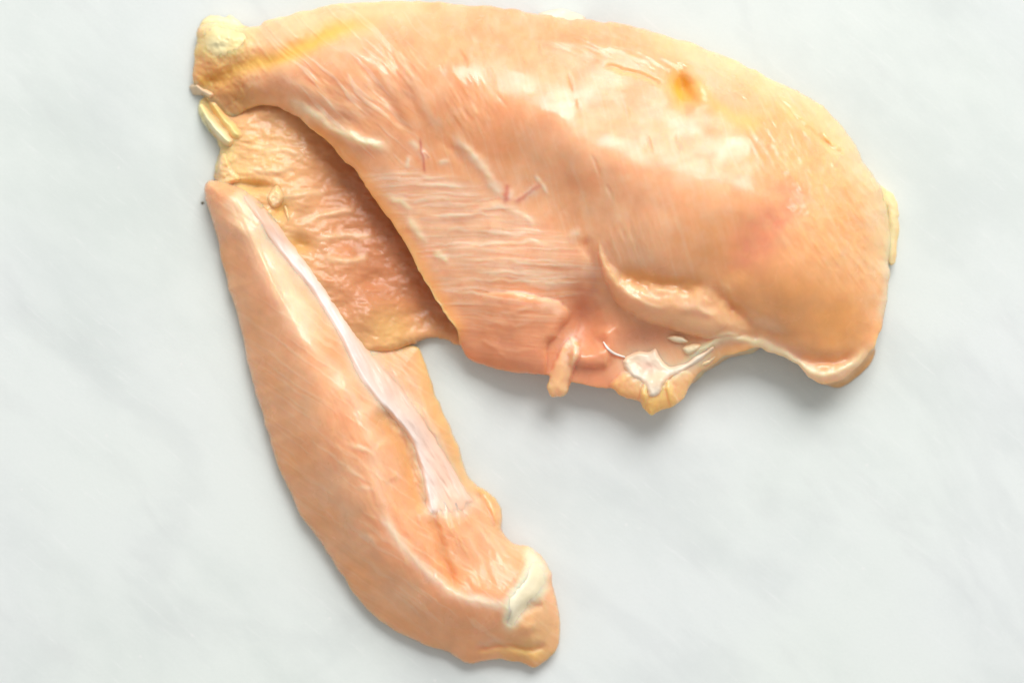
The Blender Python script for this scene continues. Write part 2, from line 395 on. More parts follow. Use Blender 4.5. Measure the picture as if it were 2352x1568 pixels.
def breast_relief(U, V, d):
    H = B_H(U, V)
    C = np.tile(np.array(FLESH), (len(U), 1)); W = np.full(U.shape, 0.8)
    # broad uneven flesh
    H += 4 * fbm(U / 130, V / 130, 2, 2)
    big = fbm(U / 170, V / 130, 3, 11)
    C = mixc(C, (0.95, 0.46, 0.225), 0.8 * smooth(1400, 1150, U)); C = mixc(C, (0.95, 0.47, 0.19), 0.6 * smooth(1400, 1700, U))
    C = mixc(C, PALE, 0.46 + 0.9 * big)
    # muscle fibres: run down to the right on the left half, nearly vertical on the dome, horizontal in the cut face
    left = smooth(1050, 800, U)
    fib1 = aniso(U, V, math.radians(52), 190, 11, 3, 5)
    fib2 = aniso(U, V, math.radians(76), 150, 12, 3, 6)
    face_poly = np.array([(830, 395), (960, 385), (1090, 430), (1200, 490), (1290, 540), (1380, 610), (1385, 660), (1310, 700), (1290, 790), (1260, 850), (1090, 830), (1040, 760), (990, 670), (930, 560)])
    fm = smooth(-18, 18, poly_sdf(U, V, face_poly))
    C = mixc(C, (0.94, 0.60, 0.40), 0.6 * fm * smooth(720, 560, V))
    warp = V + 10 * np.sin((U - 900) / 120.0) + 14 * fbm(U / 160, V / 160, 2, 8)
    fib3 = fbm(U / 150, warp / 9, 3, 9)
    dome = (1 - left) * (1 - fm)
    lowr = smooth(1620, 1720, U) * smooth(560, 640, V)
    H += 0.8 * left * (1 - fm) * fib1 + dome * 0.25 * fib2 + 1.2 * fm * fib3
    for (x, y, rx, ry, an, am) in ((1450, 545, 60, 42, 72, 5), (1070, 250, 60, 60, 58, 7), (820, 245, 90, 50, 32, 7), (920, 150, 60, 60, 55, 8), (740, 200, 60, 40, 38, 7), (1080, 100, 70, 50, 60, 4)):
        H += 0.5 * am * blob_mask(U, V, x, y, rx, ry) * aniso(U, V, math.radians(an), 46, 10, 2, 100 + int(x))
    H += fm * 3 * fbm(U / 110, warp / 34, 2, 15) 
    C = mixc(C, CREAM, fm * smooth(0.05, 0.5, fib3) * 0.4 + left * 0.15 * smooth(0.1, 0.5, fib1))
    ws1 = U + 16 * fbm(U / 90, V / 90, 2, 151); ws2 = V + 16 * fbm(U / 90, V / 90, 2, 152)
    st1 = smooth(0.16, 0.34, aniso(ws1, ws2, math.radians(44), 110, 9, 2, 153)); C = mixc(C, (0.96, 0.73, 0.55), 0.55 * st1 * left * (1 - fm) * smooth(560, 660, U))
    st2 = smooth(0.12, 0.32, fbm(U / 130, (warp + 6 * fbm(U / 40, V / 20, 2, 154)) / 7, 2, 155)); C = mixc(C, (0.96, 0.74, 0.58), 0.42 * st2 * fm * smooth(820, 640, V))
    H += 1.0 * st1 * left * (1 - fm) + 0.8 * st2 * fm
    st3 = smooth(0.18, 0.36, aniso(ws1, ws2, math.radians(72), 90, 8, 2, 156)); C = mixc(C, (0.96, 0.64, 0.40), 0.12 * st3 * dome * (1 - lowr))
    st4 = smooth(0.12, 0.3, fbm(U / 160, (warp + 5 * fbm(U / 50, V / 25, 2, 204)) / 4.6, 2, 205)); C = mixc(C, (0.96, 0.72, 0.55), 0.3 * st4 * fm)
    st5 = smooth(0.14, 0.34, aniso(ws1, ws2, math.radians(74), 120, 6, 2, 206)); C = mixc(C, (0.96, 0.68, 0.46), 0.2 * st5 * dome * (1 - lowr) * smooth(120, 200, V))
    # fine crinkle of thin skin on the right shoulder
    sk = smooth(1690, 1860, U + 0.3 * (400 - V)) * smooth(720, 560, V - 0.25 * (U - 1900))
    H += sk * (3.4 * aniso(U, V, math.radians(55), 46, 11, 2, 21) + 1.5 * fbm(U / 16, V / 16, 2, 22))
    tops = smooth(160, 60, V - (U - 1300) * 0.28) * smooth(1150, 1350, U)
    H += tops * 2 * aniso(U, V, math.radians(25), 40, 9, 3, 25)
    C = mixc(C, (0.96, 0.55, 0.24), sk * 0.7); C = mixc(C, (0.96, 0.68, 0.42), 0.28 * sk * smooth(0.1, 0.35, aniso(ws1, ws2, math.radians(58), 44, 9, 2, 157)))
    wu = 9 * fbm(U / 45, V / 45, 3, 81); wv = 9 * fbm(U / 45, V / 45, 3, 87); U0, V0 = U, V; U = U + wu; V = V + wv
    mot = fbm(U / 34, V / 34, 4, 171, 0.6); C = mixc(C, (0.96, 0.70, 0.50), np.clip(0.35 * mot, 0, 0.25)); C = mixc(C, (0.90, 0.34, 0.17), np.clip(-0.4 * mot, 0, 0.25))
    fl_ = fbm(U / 9 + V / 60, V / 50 - U / 200, 3, 174); C = mixc(C, (0.96, 0.66, 0.44), np.clip(0.2 * fl_, 0, 0.1) * dome)
    # --- yellow seam under the top lip
    seam = [(450, 192), (500, 178), (560, 152), (640, 132), (700, 108), (752, 78), (810, 58), (900, 44)]
    ridge(H, U, V, seam, 20, -12, 0.1, 0.3)
    C = mixc(C, (0.95, 0.68, 0.40), 0.7 * smooth(85, 20, d) * smooth(1080, 900, U) * smooth(150, 90, V) * smooth(560, 640, U))
    C = mixc(C, (0.96, 0.57, 0.14), 0.95 * stroke_mask(U, V, seam, 19, 0.03, 0.3))
    C = mixc(C, (0.93, 0.58, 0.20), 0.8 * stroke_mask(U, V, [(455, 110), (520, 110), (600, 100)], 36, 0.0, 0.4))
    # --- muscle bundles on the left
    for pts, w, amp in (
        ([(642, 161), (676, 192), (732, 226), (789, 255), (857, 272)], 13, 14),
        ([(655, 190), (700, 228), (770, 262), (850, 300)], 9, -9),
        ([(690, 170), (720, 190), (762, 218)], 9, 7),
        ([(752, 104), (817, 122), (857, 147), (882, 176), (905, 225)], 15, 13),
        ([(812, 150), (852, 180), (876, 214), (911, 263), (960, 330)], 9, -15),
        ([(905, 120), (950, 190), (990, 260), (1020, 300)], 14, 9),
        ([(860, 90), (905, 150), (950, 240), (985, 300)], 10, -8),
        ([(640, 232), (684, 244), (761, 292), (840, 328), (905, 348)], 11, 15),
        ([(560, 175), (590, 195), (625, 215)], 10, 9),
        ([(580, 205), (630, 222), (680, 240)], 9, -6),
        ([(1025, 300), (1070, 345), (1110, 385), (1150, 425)], 9, 9),
        ([(1005, 310), (1050, 360), (1090, 400)], 8, -7),
        ([(1010, 95), (1035, 150), (1060, 210)], 9, 5),
        ([(1255, 250), (1285, 330), (1300, 420), (1310, 480)], 18, -9),
    ):
        ridge(H, U, V, pts, w * 1.35, amp * 0.45, 0.35, 0.35)
        if amp > 8: C = mixc(C, CREAM, 0.35 * stroke_mask(U, V, pts, w * 0.7))  # highlight streaks on the raised bundles, put into the colour
    cr = [(655, 236), (690, 248), (761, 294), (835, 328), (905, 350)]; ridge(H, U, V, cr, 11, 7, 0.2, 0.2); C = mixc(C, (0.96, 0.80, 0.56), 0.85 * stroke_mask(U, V, cr, 13, 0.2, 0.2))
    # cuts and small creases across the dome
    for (x, y, l, an) in ((1200, 140, 34, 75), (1330, 250, 60, 76), (1440, 260, 70, 74), (1370, 380, 80, 66), (1310, 190, 50, 78), (1100, 110, 60, 62),
                          (1060, 130, 70, 60), (1490, 330, 60, 72), (1150, 230, 50, 60), (1240, 110, 40, 70), (1400, 440, 60, 70), (1560, 330, 60, 74), (1130, 70, 40, 60)):
        c, s = math.cos(math.radians(an)) * l / 2, math.sin(math.radians(an)) * l / 2
        ridge(H, U, V, [(x - c, y - s), (x + c, y + s)], 4.0, -2.2, 0.45, 0.45)
    # --- cut face: individual raised fibre edges
    for pts, w, amp in (
        ([(962, 504), (1050, 500), (1110, 480), (1165, 476), (1210, 505)], 8, 13),
        ([(999, 566), (1090, 562), (1180, 556), (1290, 560)], 6, 9),
        ([(1035, 599), (1132, 595), (1273, 609), (1356, 606)], 6, 10),
        ([(1004, 648), (1154, 643), (1270, 650), (1372, 645)], 6, 9),
        ([(1010, 668), (1070, 672), (1136, 678)], 6, 8),
        ([(1060, 620), (1200, 625), (1330, 630)], 10, 5),
        ([(985, 535), (1100, 528), (1230, 548)], 7, 8),
        ([(900, 420), (1000, 425), (1090, 440)], 9, 10),
        ([(880, 455), (990, 462), (1080, 455)], 7, 8),
        ([(870, 402), (960, 405), (1040, 412)], 7, 8),
        ([(1120, 715), (1180, 718), (1250, 705)], 7, 8),
        ([(1090, 740), (1170, 748), (1240, 740)], 6, 7),
        ([(1110, 790), (1180, 805), (1250, 800)], 6, 6),
        ([(1095, 770), (1130, 795), (1175, 830)], 6, 7),
    ):
        ridge(H, U, V, pts, w * 0.9, amp * 0.24, 0.35, 0.35)
        C = mixc(C, (0.94, 0.72, 0.54), 0.7 * stroke_mask(U, V, pts, w * 0.8, 0.3, 0.3) * np.clip(0.6 + 1.6 * fbm(U / 30, V / 12, 2, 90), 0, 1.2))
    for pts, w, amp in (([(877, 448), (915, 462), (956, 487)], 8, 11), ([(931, 488), (952, 520), (985, 562)], 10, 13), ([(990, 580), (1010, 588), (1036, 600)], 8, 11),
                        ([(921, 545), (945, 580), (965, 615)], 6, 6)):
        ridge(H, U, V, pts, w * 1.2, amp * 0.4, 0.35, 0.35); C = mixc(C, (0.96, 0.78, 0.54), 0.85 * stroke_mask(U, V, pts, w * 1.1, 0.35, 0.35))
    # connective white streaks near the vessels
    for pts, w in (([(1030, 300), (1070, 345), (1120, 390), (1150, 430), (1165, 470)], 9), ([(1110, 400), (1145, 440), (1160, 470)], 8), ([(1175, 470), (1210, 450), (1250, 420)], 8),
                   ([(1222, 395), (1240, 415), (1262, 450)], 5), ([(1168, 430), (1172, 470)], 10), ([(930, 320), (965, 345), (985, 380)], 8), ([(985, 345), (960, 370)], 6),
                   ([(1000, 380), (1035, 370)], 6), ([(945, 350), (930, 395)], 6), ([(1165, 475), (1215, 500), (1225, 530)], 7), ([(1305, 555), (1335, 520)], 7)):
        C = mixc(C, (0.94, 0.74, 0.56), 0.9 * stroke_mask(U, V, pts, w * 1.3, 0.4, 0.4) * np.clip(0.85 + 0.9 * fbm(U / 14, V / 14, 2, 91), 0, 1.1)); ridge(H, U, V, pts, w, 2, 0.4, 0.4)
    for pts, w, a in (([(966, 312), (970, 340), (974, 372), (979, 402)], 3.5, 0.75), ([(1166, 420), (1164, 444), (1166, 470)], 7, 0.7), ([(1182, 470), (1212, 446), (1246, 420)], 4.5, 0.65), ([(974, 350), (990, 366)], 3, 0.5)):
        C = mixc(C, (0.66, 0.17, 0.13), a * stroke_mask(U, V, pts, w, 0.2, 0.2)); ridge(H, U, V, pts, w, 1.5, 0.3, 0.3)
    # --- free lobe of the cut face, with a hollow beside it
    lobe = [(1225, 672), (1275, 690), (1307, 716), (1300, 745), (1278, 776), (1262, 800)]
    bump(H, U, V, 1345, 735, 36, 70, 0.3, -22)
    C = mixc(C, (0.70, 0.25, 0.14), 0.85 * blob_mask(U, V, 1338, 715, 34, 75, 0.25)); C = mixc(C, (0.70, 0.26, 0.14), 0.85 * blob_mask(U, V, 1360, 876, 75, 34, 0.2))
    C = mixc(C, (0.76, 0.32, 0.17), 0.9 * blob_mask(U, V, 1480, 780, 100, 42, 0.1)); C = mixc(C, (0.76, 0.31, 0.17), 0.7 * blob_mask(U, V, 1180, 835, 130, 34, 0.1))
    ridge(H, U, V, [(1300, 800), (1345, 815), (1400, 800), (1390, 740)], 22, 16)
    ledge(H, U, V, [(1400, 840), (1350, 838), (1300, 832)], 6, 20, 40)
    # --- rolled muscle fold and the groove over it
    ridge(H, U, V, [(1412, 612), (1450, 632), (1510, 645), (1580, 653), (1632, 650)], 20, -11, 0.3, 0.3)
    ridge(H, U, V, [(1632, 648), (1665, 680), (1692, 712), (1735, 745), (1790, 772), (1840, 800)], 16, -13, 0.3, 0.3)
    ridge(H, U, V, [(1640, 645), (1668, 672), (1700, 708)], 10, 6, 0.4, 0.4)
    ridge(H, U, V, [(1335, 540), (1352, 580), (1365, 640), (1372, 690)], 16, -8)
    FO = [(1372, 540), (1386, 560), (1398, 590), (1422, 618), (1465, 638), (1520, 650), (1575, 652), (1625, 655), (1662, 688), (1692, 720), (1722, 752), (1690, 772), (1640, 782), (1600, 778), (1546, 762), (1490, 746), (1452, 726), (1420, 698), (1396, 662), (1380, 615)]
    mf = layer(H, U, V, FO, 32, 44, lambda u, v: (1 - 0.6 * smooth(1600, 1720, u)) * smooth(-4, 62, v - np.interp(u, [1372, 1386, 1422, 1520, 1625, 1722], [540, 560, 618, 648, 655, 742])))
    C = mixc(C, (0.96, 0.60, 0.35), 0.8 * mf)  # fold brightened in the colour, as if better lit
    for pts, a in (([(1410, 640), (1450, 676), (1500, 706), (1545, 716)], 7), ([(1470, 658), (1530, 666), (1590, 674)], 6), ([(1540, 712), (1600, 706), (1660, 730)], 5), ([(1430, 640), (1480, 672), (1520, 690)], 6)):
        ridge(H, U, V, pts, 10, a, 0.35, 0.35); C = mixc(C, CREAM, 0.6 * stroke_mask(U, V, pts, 12, 0.35, 0.35))  # cream strokes paint the glossy streaks along the fold
    LO = [(1040, 690), (1100, 672), (1180, 668), (1240, 680), (1278, 690), (1306, 712), (1308, 732), (1294, 752), (1280, 776), (1262, 798), (1258, 830), (1250, 880), (1205, 890), (1140, 880), (1060, 850), (1030, 808), (1020, 780), (1030, 735)]
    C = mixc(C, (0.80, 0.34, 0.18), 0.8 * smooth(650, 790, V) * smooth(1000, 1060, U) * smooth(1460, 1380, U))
    ml = layer(H, U, V, LO, 24, 26, lambda u, v: smooth(1090, 1200, u))
    C = mixc(C, CREAM, 0.55 * stroke_mask(U, V, [(1225, 690), (1265, 698), (1296, 716)], 13, 0.3, 0.2))
    C = mixc(C, (0.90, 0.50, 0.25), 0.4 * stroke_mask(U, V, [(1398, 612), (1425, 655), (1470, 690), (1540, 712), (1610, 728)], 30))
    C = mixc(C, ORANGE, 0.7 * stroke_mask(U, V, [(1412, 612), (1450, 632), (1510, 645), (1580, 653), (1632, 650)], 20))  # orange of light scattered in the groove, painted in
    # --- soft fat lumps and the hanging strand along the lower edge
    ST = [(1296, 782), (1312, 770), (1330, 782), (1336, 802), (1328, 826), (1316, 850), (1312, 880), (1312, 915), (1286, 930), (1258, 920), (1246, 890), (1258, 862), (1268, 836), (1280, 806)]
    ms = layer(H, U, V, ST, 20, 20); C = mixc(C, (0.95, 0.60, 0.33), 0.85 * ms); C = mixc(C, (0.95, 0.84, 0.74), 0.8 * blob_mask(U, V, 1312, 798, 20, 30, 0.25) * np.clip(0.7 + 1.6 * fbm(U / 9, V / 9, 2, 190), 0, 1))
    H += 3 * ms * fbm(U / 16, V / 16, 2, 191)
    for po, li, co in (([(1396, 884), (1414, 860), (1444, 850), (1478, 866), (1494, 900), (1480, 940), (1430, 930), (1400, 905)], 13, (0.93, 0.52, 0.22)), ([(1534, 870), (1562, 846), (1592, 858), (1600, 880), (1586, 905), (1580, 930), (1550, 945), (1532, 905)], 13, (0.93, 0.54, 0.24)),
                       ([(1474, 892), (1492, 866), (1528, 858), (1546, 882), (1560, 932), (1530, 956), (1496, 966), (1470, 940)], 20, (0.95, 0.58, 0.20))):
        mk = layer(H, U, V, po, li, 24); C = mixc(C, co, 0.9 * mk); H += 4 * mk * fbm(U / 22, V / 22, 3, 193)
    C = mixc(C, (0.96, 0.80, 0.42), 0.9 * blob_mask(U, V, 512, 84, 62, 46, 0.1))
    C = mixc(C, (0.95, 0.76, 0.58), 0.7 * blob_mask(U, V, 1488, 845, 60, 44, 0.2)); C = mixc(C, (0.95, 0.78, 0.56), 0.7 * stroke_mask(U, V, [(1530, 855), (1580, 840), (1640, 800)], 16, 0.1, 0.2))
    # --- smooth lobe lower right, its rim and the pale skin edge
    C = mixc(C, (0.93, 0.46, 0.18), 0.8 * blob_mask(U, V, 1800, 680, 170, 110, 0.5))
    C = mixc(C, ORANGE, 0.6 * blob_mask(U, V, 1930, 740, 80, 90, 0))
    rimv = [(1700, 752), (1750, 782), (1810, 812), (1870, 828), (1930, 826), (1975, 800)]
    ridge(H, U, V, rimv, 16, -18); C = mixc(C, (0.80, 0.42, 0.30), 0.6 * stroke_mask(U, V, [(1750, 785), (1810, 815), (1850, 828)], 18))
    skin = [(1574, 826), (1620, 796), (1685, 776), (1740, 782), (1790, 806), (1840, 838), (1870, 862), (1900, 868), (1945, 848), (1985, 808), (2010, 770)]
    ridge(H, U, V, skin, 9, 12, 0.1, 0.2); C = mixc(C, (0.96, 0.76, 0.52), 0.85 * stroke_mask(U, V, skin, 13, 0.05, 0.2))
    ridge(H, U, V, [(2038, 520), (2036, 600), (2034, 680), (2020, 740)], 9, 5); C = mixc(C, (0.9, 0.72, 0.48), 0.6 * stroke_mask(U, V, [(2040, 520), (2040, 600), (2036, 680), (2020, 750)], 12))
    # --- pink bruise band
    pk = [(1842, 395), (1815, 440), (1780, 500), (1730, 560), (1690, 610), (1668, 655)]
    ridge(H, U, V, pk, 40, -6); C = mixc(C, (0.95, 0.37, 0.21), 0.8 * stroke_mask(U, V, pk, 50, 0.2, 0.3) * np.clip(0.85 + 0.7 * fbm(U / 30, V / 30, 3, 140), 0, 1.1))
    # --- dimple with yellow fat
    bump(H, U, V, 1566, 205, 22, 34, -0.35, -34); bump(H, U, V, 1610, 205, 26, 50, -0.7, 14)
    C = mixc(C, (0.96, 0.50, 0.08), 1.0 * np.clip(1.4 * blob_mask(U, V, 1566, 205, 26, 44, -0.4), 0, 1))
    C = mixc(C, (0.90, 0.58, 0.20), 0.7 * stroke_mask(U, V, [(1570, 180), (1620, 230), (1690, 275), (1760, 290)], 20))
    C = mixc(C, (0.85, 0.42, 0.22), 0.7 * blob_mask(U, V, 1580, 250, 12, 25, -0.3))
    for pts in ([(1380, 150), (1430, 158), (1480, 175), (1525, 195)], [(1780, 215), (1850, 290), (1930, 350)], [(1880, 300), (1910, 340), (1945, 350)]):
        ridge(H, U, V, pts, 6, -5); C = mixc(C, (0.90, 0.62, 0.26), 0.6 * stroke_mask(U, V, pts, 9))
    # fat skin over the upper right edge, cream
    C = mixc(C, (0.90, 0.72, 0.42), 0.6 * smooth(70, 10, d) * smooth(1400, 1600, U) * smooth(700, 500, V))
    flp = smooth(640, 740, U) * smooth(1120, 1040, U) * smooth(240, 300, V) * smooth(800, 740, V)
    C = mixc(C, (0.94, 0.42, 0.13), 0.75 * flp * smooth(42, 6, d))  # orange glow of light through the rolled flap edge, put into the colour
    # translucent brown corner where the flesh thins to the tissue
    C = mixc(C, TAN, 0.95 * blob_mask(U, V, 545, 225, 75, 42, 0.4)); C = mixc(C, ORANGE, 0.6 * blob_mask(U, V, 495, 175, 50, 40, 0.0))
    H += (smooth(640, 540, U)) * 6 * fbm(U / 16, V / 16, 3, 33)
    # broken wetness
    W = np.clip(0.62 + 0.9 * fbm(U / 60, V / 40, 3, 41), 0.15, 1) * (1 - 0.9 * np.clip(stroke_mask(U, V, seam, 30, 0.0, 0.2), 0, 1)) * (1 - 0.8 * blob_mask(U, V, 1566, 205, 30, 46, -0.4))
    return H, C, W
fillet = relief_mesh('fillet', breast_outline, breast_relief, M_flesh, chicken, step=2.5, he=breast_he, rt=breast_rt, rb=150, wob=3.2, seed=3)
fillet['label'] = 'thick pale pink breast fillet with striated cut face'

# ---------------- thin tissue between the fillet and the tenderloin
sheet_outline = [(470, 225), (460, 260), (482, 300), (508, 338), (500, 365), (494, 395), (520, 440), (560, 470), (600, 540), (650, 600), (700, 680), (760, 780), (820, 820), (880, 815),
    (930, 800), (962, 788), (990, 773), (1020, 778), (1050, 792), (1080, 780), (1060, 700), (1000, 600), (930, 500), (860, 400), (760, 310), (640, 220), (540, 200)]
S_H = tps([(490, 290, 26), (540, 340, 42), (560, 280, 30), (640, 420, 58), (620, 330, 38), (700, 340, 30), (760, 410, 22), (850, 520, 28), (900, 590, 28), (950, 670, 26), (800, 540, 36), (800, 600, 62), (740, 600, 74), (860, 650, 44),
    (950, 740, 30), (1010, 770, 30), (850, 720, 82), (900, 780, 66), (930, 770, 50), (640, 520, 72), (560, 440, 58), (700, 660, 85), (780, 790, 80), (700, 500, 60), (520, 380, 40)])
def sheet_relief(U, V, d):
    H = S_H(U, V)
    ruff = smooth(760, 560, U) * smooth(250, 340, V)
    a = aniso(U, V, math.radians(12), 48, 15, 3, 51)
    H += 7 * fbm(U / 45, V / 30, 3, 50) + 3 * (0.15 + ruff) * a + 1.8 * ruff * fbm(U / 12, V / 10, 2, 52)
    H += 1.0 * fbm(U / 11, V / 9, 2, 53)
    C = np.tile(np.array((0.84, 0.47, 0.23)), (len(U), 1))
    C = mixc(C, (0.92, 0.60, 0.28), ruff * (0.75 + 0.6 * a)); C = mixc(C, (0.60, 0.24, 0.11), 0.9 * smooth(640, 860, U) * smooth(820, 680, V))  # browner right half; shade beside the flap is partly painted in here
    C = mixc(C, (0.82, 0.46, 0.14), 0.8 * blob_mask(U, V, 690, 560, 26, 18, 0.3)); C = mixc(C, (0.80, 0.48, 0.16), 0.8 * blob_mask(U, V, 585, 425, 40, 14, 0.1))
    C = mixc(C, (0.80, 0.52, 0.16), 0.7 * blob_mask(U, V, 645, 480, 16, 22, 0.3)); C = mixc(C, (0.80, 0.50, 0.18), 0.7 * blob_mask(U, V, 900, 760, 60, 50, 0.4))
    C = mixc(C, (0.88, 0.74, 0.34), 0.6 * smooth(60, 10, d) * smooth(620, 520, U))
    bump(H, U, V, 690, 562, 28, 16, 0.3, -20); bump(H, U, V, 585, 427, 44, 12, 0.1, -22); bump(H, U, V, 646, 482, 16, 22, 0.3, -22)
    for pts in ([(600, 350), (660, 345), (700, 365)], [(560, 385), (620, 395), (680, 385)], [(640, 460), (690, 445), (750, 440)], [(690, 510), (760, 490), (820, 480)], [(720, 550), (790, 540), (860, 545)], [(740, 590), (800, 600), (850, 585)]):
        ridge(H, U, V, pts, 8, 5, 0.35, 0.35); C = mixc(C, (0.93, 0.70, 0.44), 0.5 * stroke_mask(U, V, pts, 8))
    return H, C, np.full(U.shape, 0.9)
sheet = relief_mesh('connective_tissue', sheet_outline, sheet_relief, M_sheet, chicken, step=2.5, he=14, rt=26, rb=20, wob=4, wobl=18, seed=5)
sheet['label'] = 'thin glistening brownish tissue joining fillet and tenderloin'

# ---------------- tenderloin
STUB = [(1216, 1264), (1240, 1284), (1258, 1312), (1256, 1345), (1240, 1370), (1216, 1392), (1198, 1412), (1186, 1434), (1172, 1441), (1161, 1425), (1160, 1392), (1166, 1368), (1180, 1350), (1200, 1322), (1212, 1296)]
ten_out = [(552, 448), (575, 446), (602, 472), (652, 532), (708, 606), (760, 680), (815, 762), (865, 822), (920, 882), (956, 930), (990, 985), (1030, 1045), (1062, 1095), (1090, 1140), (1096, 1154),
    (1078, 1162), (1066, 1178), (1030, 1182), (992, 1182), (980, 1165), (972, 1110), (955, 1050), (940, 1010), (905, 965), (860, 915), (825, 870), (798, 815), (768, 755), (728, 690), (690, 640), (640, 580), (596, 515), (568, 478)]
tender_outline = [(470, 428), (482, 412), (508, 414), (545, 428), (590, 450), (630, 492), (690, 562), (750, 640), (810, 720), (860, 772), (910, 792), (958, 795), (972, 825), (988, 868),
    (1008, 925), (1036, 985), (1056, 1035), (1070, 1075), (1088, 1105), (1122, 1130), (1146, 1155), (1156, 1185), (1150, 1212), (1166, 1236), (1188, 1250), (1222, 1256), (1246, 1282),
    (1264, 1312), (1269, 1345), (1279, 1385), (1288, 1430), (1286, 1470), (1272, 1500), (1244, 1524), (1226, 1532), (1200, 1522), (1155, 1514), (1110, 1518), (1075, 1522), (1030, 1498), (980, 1482), (925, 1456), (872, 1422),
    (830, 1380), (782, 1315), (742, 1255), (692, 1182), (655, 1108), (628, 1030), (602, 945), (576, 860), (550, 750), (522, 645), (497, 545), (478, 475)]
T_H = tps([(510, 440, 85), (560, 560, 122), (610, 660, 142), (690, 790, 158), (790, 900, 166), (850, 1020, 172), (880, 1150, 170), (940, 1270, 160), (1050, 1375, 148),
    (500, 520, 80), (540, 640, 96), (590, 800, 104), (640, 950, 108), (690, 1080, 106), (760, 1200, 106), (850, 1330, 104), (950, 1420, 96), (1080, 1470, 90),
    (560, 470, 95), (640, 560, 108), (700, 630, 112), (760, 700, 112), (800, 780, 122), (860, 800, 84), (900, 920, 104), (930, 860, 66), (945, 1010, 96), (960, 1060, 96), (990, 950, 82), (1040, 1060, 80), (980, 1150, 112), (1060, 1140, 96), (1120, 1170, 62),
    (1000, 1250, 128), (1080, 1230, 116), (1060, 1320, 126), (1140, 1310, 112), (1150, 1250, 90), (1200, 1290, 92), (1160, 1400, 122), (1220, 1360, 100), (1220, 1450, 85), (1250, 1400, 76), (1180, 1490, 75)])
def tender_relief(U, V, d):
    H = T_H(U, V)
    C = np.tile(np.array((0.94, 0.455, 0.225)), (len(U), 1))
    H += 5 * fbm(U / 90, V / 90, 3, 62)
    C = mixc(C, PALE, 0.45 + 0.9 * fbm(U / 120, V / 120, 2, 63))
    mot = fbm(U / 34, V / 34, 4, 176, 0.6); C = mixc(C, (0.96, 0.68, 0.46), np.clip(0.35 * mot, 0, 0.25)); C = mixc(C, (0.90, 0.34, 0.16), np.clip(-0.4 * mot, 0, 0.25))
    # feather fibres: sweep from the outer edge to the spine
    fa = aniso(U, V, math.radians(34), 170, 13, 3, 64)
    outer = smooth(90, 20, d)
    H += (0.5 + 1.6 * outer) * fa
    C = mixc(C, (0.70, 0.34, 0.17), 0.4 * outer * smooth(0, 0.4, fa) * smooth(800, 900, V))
    U = U + 7 * fbm(U / 40, V / 40, 3, 83); V = V + 7 * fbm(U / 40, V / 40, 3, 88)
    fs = smooth(0.14, 0.34, aniso(U + 14 * fbm(U / 120, V / 120, 2, 201), V, math.radians(36), 170, 6.5, 2, 202)); C = mixc(C, (0.96, 0.66, 0.44), 0.38 * fs * smooth(560, 700, V)); H += 0.5 * fs
    spine = [(505, 432), (545, 520), (590, 620), (640, 700), (700, 780), (790, 880), (850, 1000), (870, 1120), (905, 1230), (960, 1300), (1040, 1360), (1110, 1385), (1160, 1392)]
    ridge(H, U, V, spine, 20, 3, 0.05, 0.1)
    C = mixc(C, CREAM, 0.35 * stroke_mask(U, V, spine, 14, 0.02, 0.02))
    # flat lit plane between the spine and the tendon
    pl = [(515, 440), (560, 505), (605, 590), (650, 670), (690, 740)]
    C = mixc(C, (0.92, 0.43, 0.19), 0.5 * smooth(110, 30, d) * smooth(40, -60, U - (500 + 0.62 * (V - 420)) - 60)); C = mixc(C, (0.96, 0.78, 0.55), 0.85 * stroke_mask(U, V, [(q[0] + 14, q[1]) for q in pl] + [(745, 830)], 32, 0.05, 0.35))  # plane paler for its light, left flank darker for its shade, in the colour
    H += stroke_mask(U, V, pl, 40, 0.05, 0.3) * 5 * aniso(U, V, math.radians(66), 90, 12, 2, 66)
    # white line of the spine in the lower half
    wl = [(870, 1170), (895, 1215), (930, 1262), (985, 1320), (1050, 1362), (1110, 1382), (1160, 1390)]
    C = mixc(C, (0.88, 0.72, 0.56), 0.75 * stroke_mask(U, V, wl, 11, 0.1, 0.02)); ridge(H, U, V, wl, 8, 2); ridge(H, U, V, [(q[0] + 14, q[1] - 14) for q in wl], 10, -4)
    C = mixc(C, (0.88, 0.72, 0.58), 0.6 * blob_mask(U, V, 1110, 1378, 50, 16, 0.15))
    # groove between the small inner bundles
    gv = [(985, 1175), (1005, 1220), (1020, 1275), (1040, 1330), (1055, 1362)]
    ridge(H, U, V, gv, 14, -13, 0.2, 0.2); C = mixc(C, (0.92, 0.40, 0.13), 0.6 * stroke_mask(U, V, gv, 14))  # scattered orange light in this groove is put into the colour
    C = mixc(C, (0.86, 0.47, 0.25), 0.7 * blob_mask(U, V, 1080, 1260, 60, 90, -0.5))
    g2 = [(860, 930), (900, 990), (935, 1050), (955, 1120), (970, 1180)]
    ridge(H, U, V, g2, 20, -22, 0.15, 0.1); C = mixc(C, (0.85, 0.42, 0.14), 0.6 * stroke_mask(U, V, g2, 24, 0.1, 0.1))  # shaded hollow beside the silver skin, darkened in the colour
    ridge(H, U, V, [(865, 1010), (890, 1050), (905, 1110)], 14, 7)
    for pts in ([(1080, 1190), (1120, 1240), (1170, 1300)], [(1060, 1210), (1090, 1260), (1120, 1310)], [(1110, 1200), (1150, 1260), (1190, 1290)], [(800, 1025), (860, 1045)], [(780, 1010), (850, 1040), (865, 1060)], [(790, 1075), (850, 1100)],
                [(810, 1110), (865, 1130)], [(820, 1220), (870, 1245)], [(880, 790), (935, 860), (985, 940)], [(950, 900), (1000, 985), (1040, 1060)]):
        ridge(H, U, V, pts, 6, 2, 0.45, 0.45); C = mixc(C, (0.92, 0.66, 0.46), 0.5 * stroke_mask(U, V, pts, 6, 0.45, 0.45))
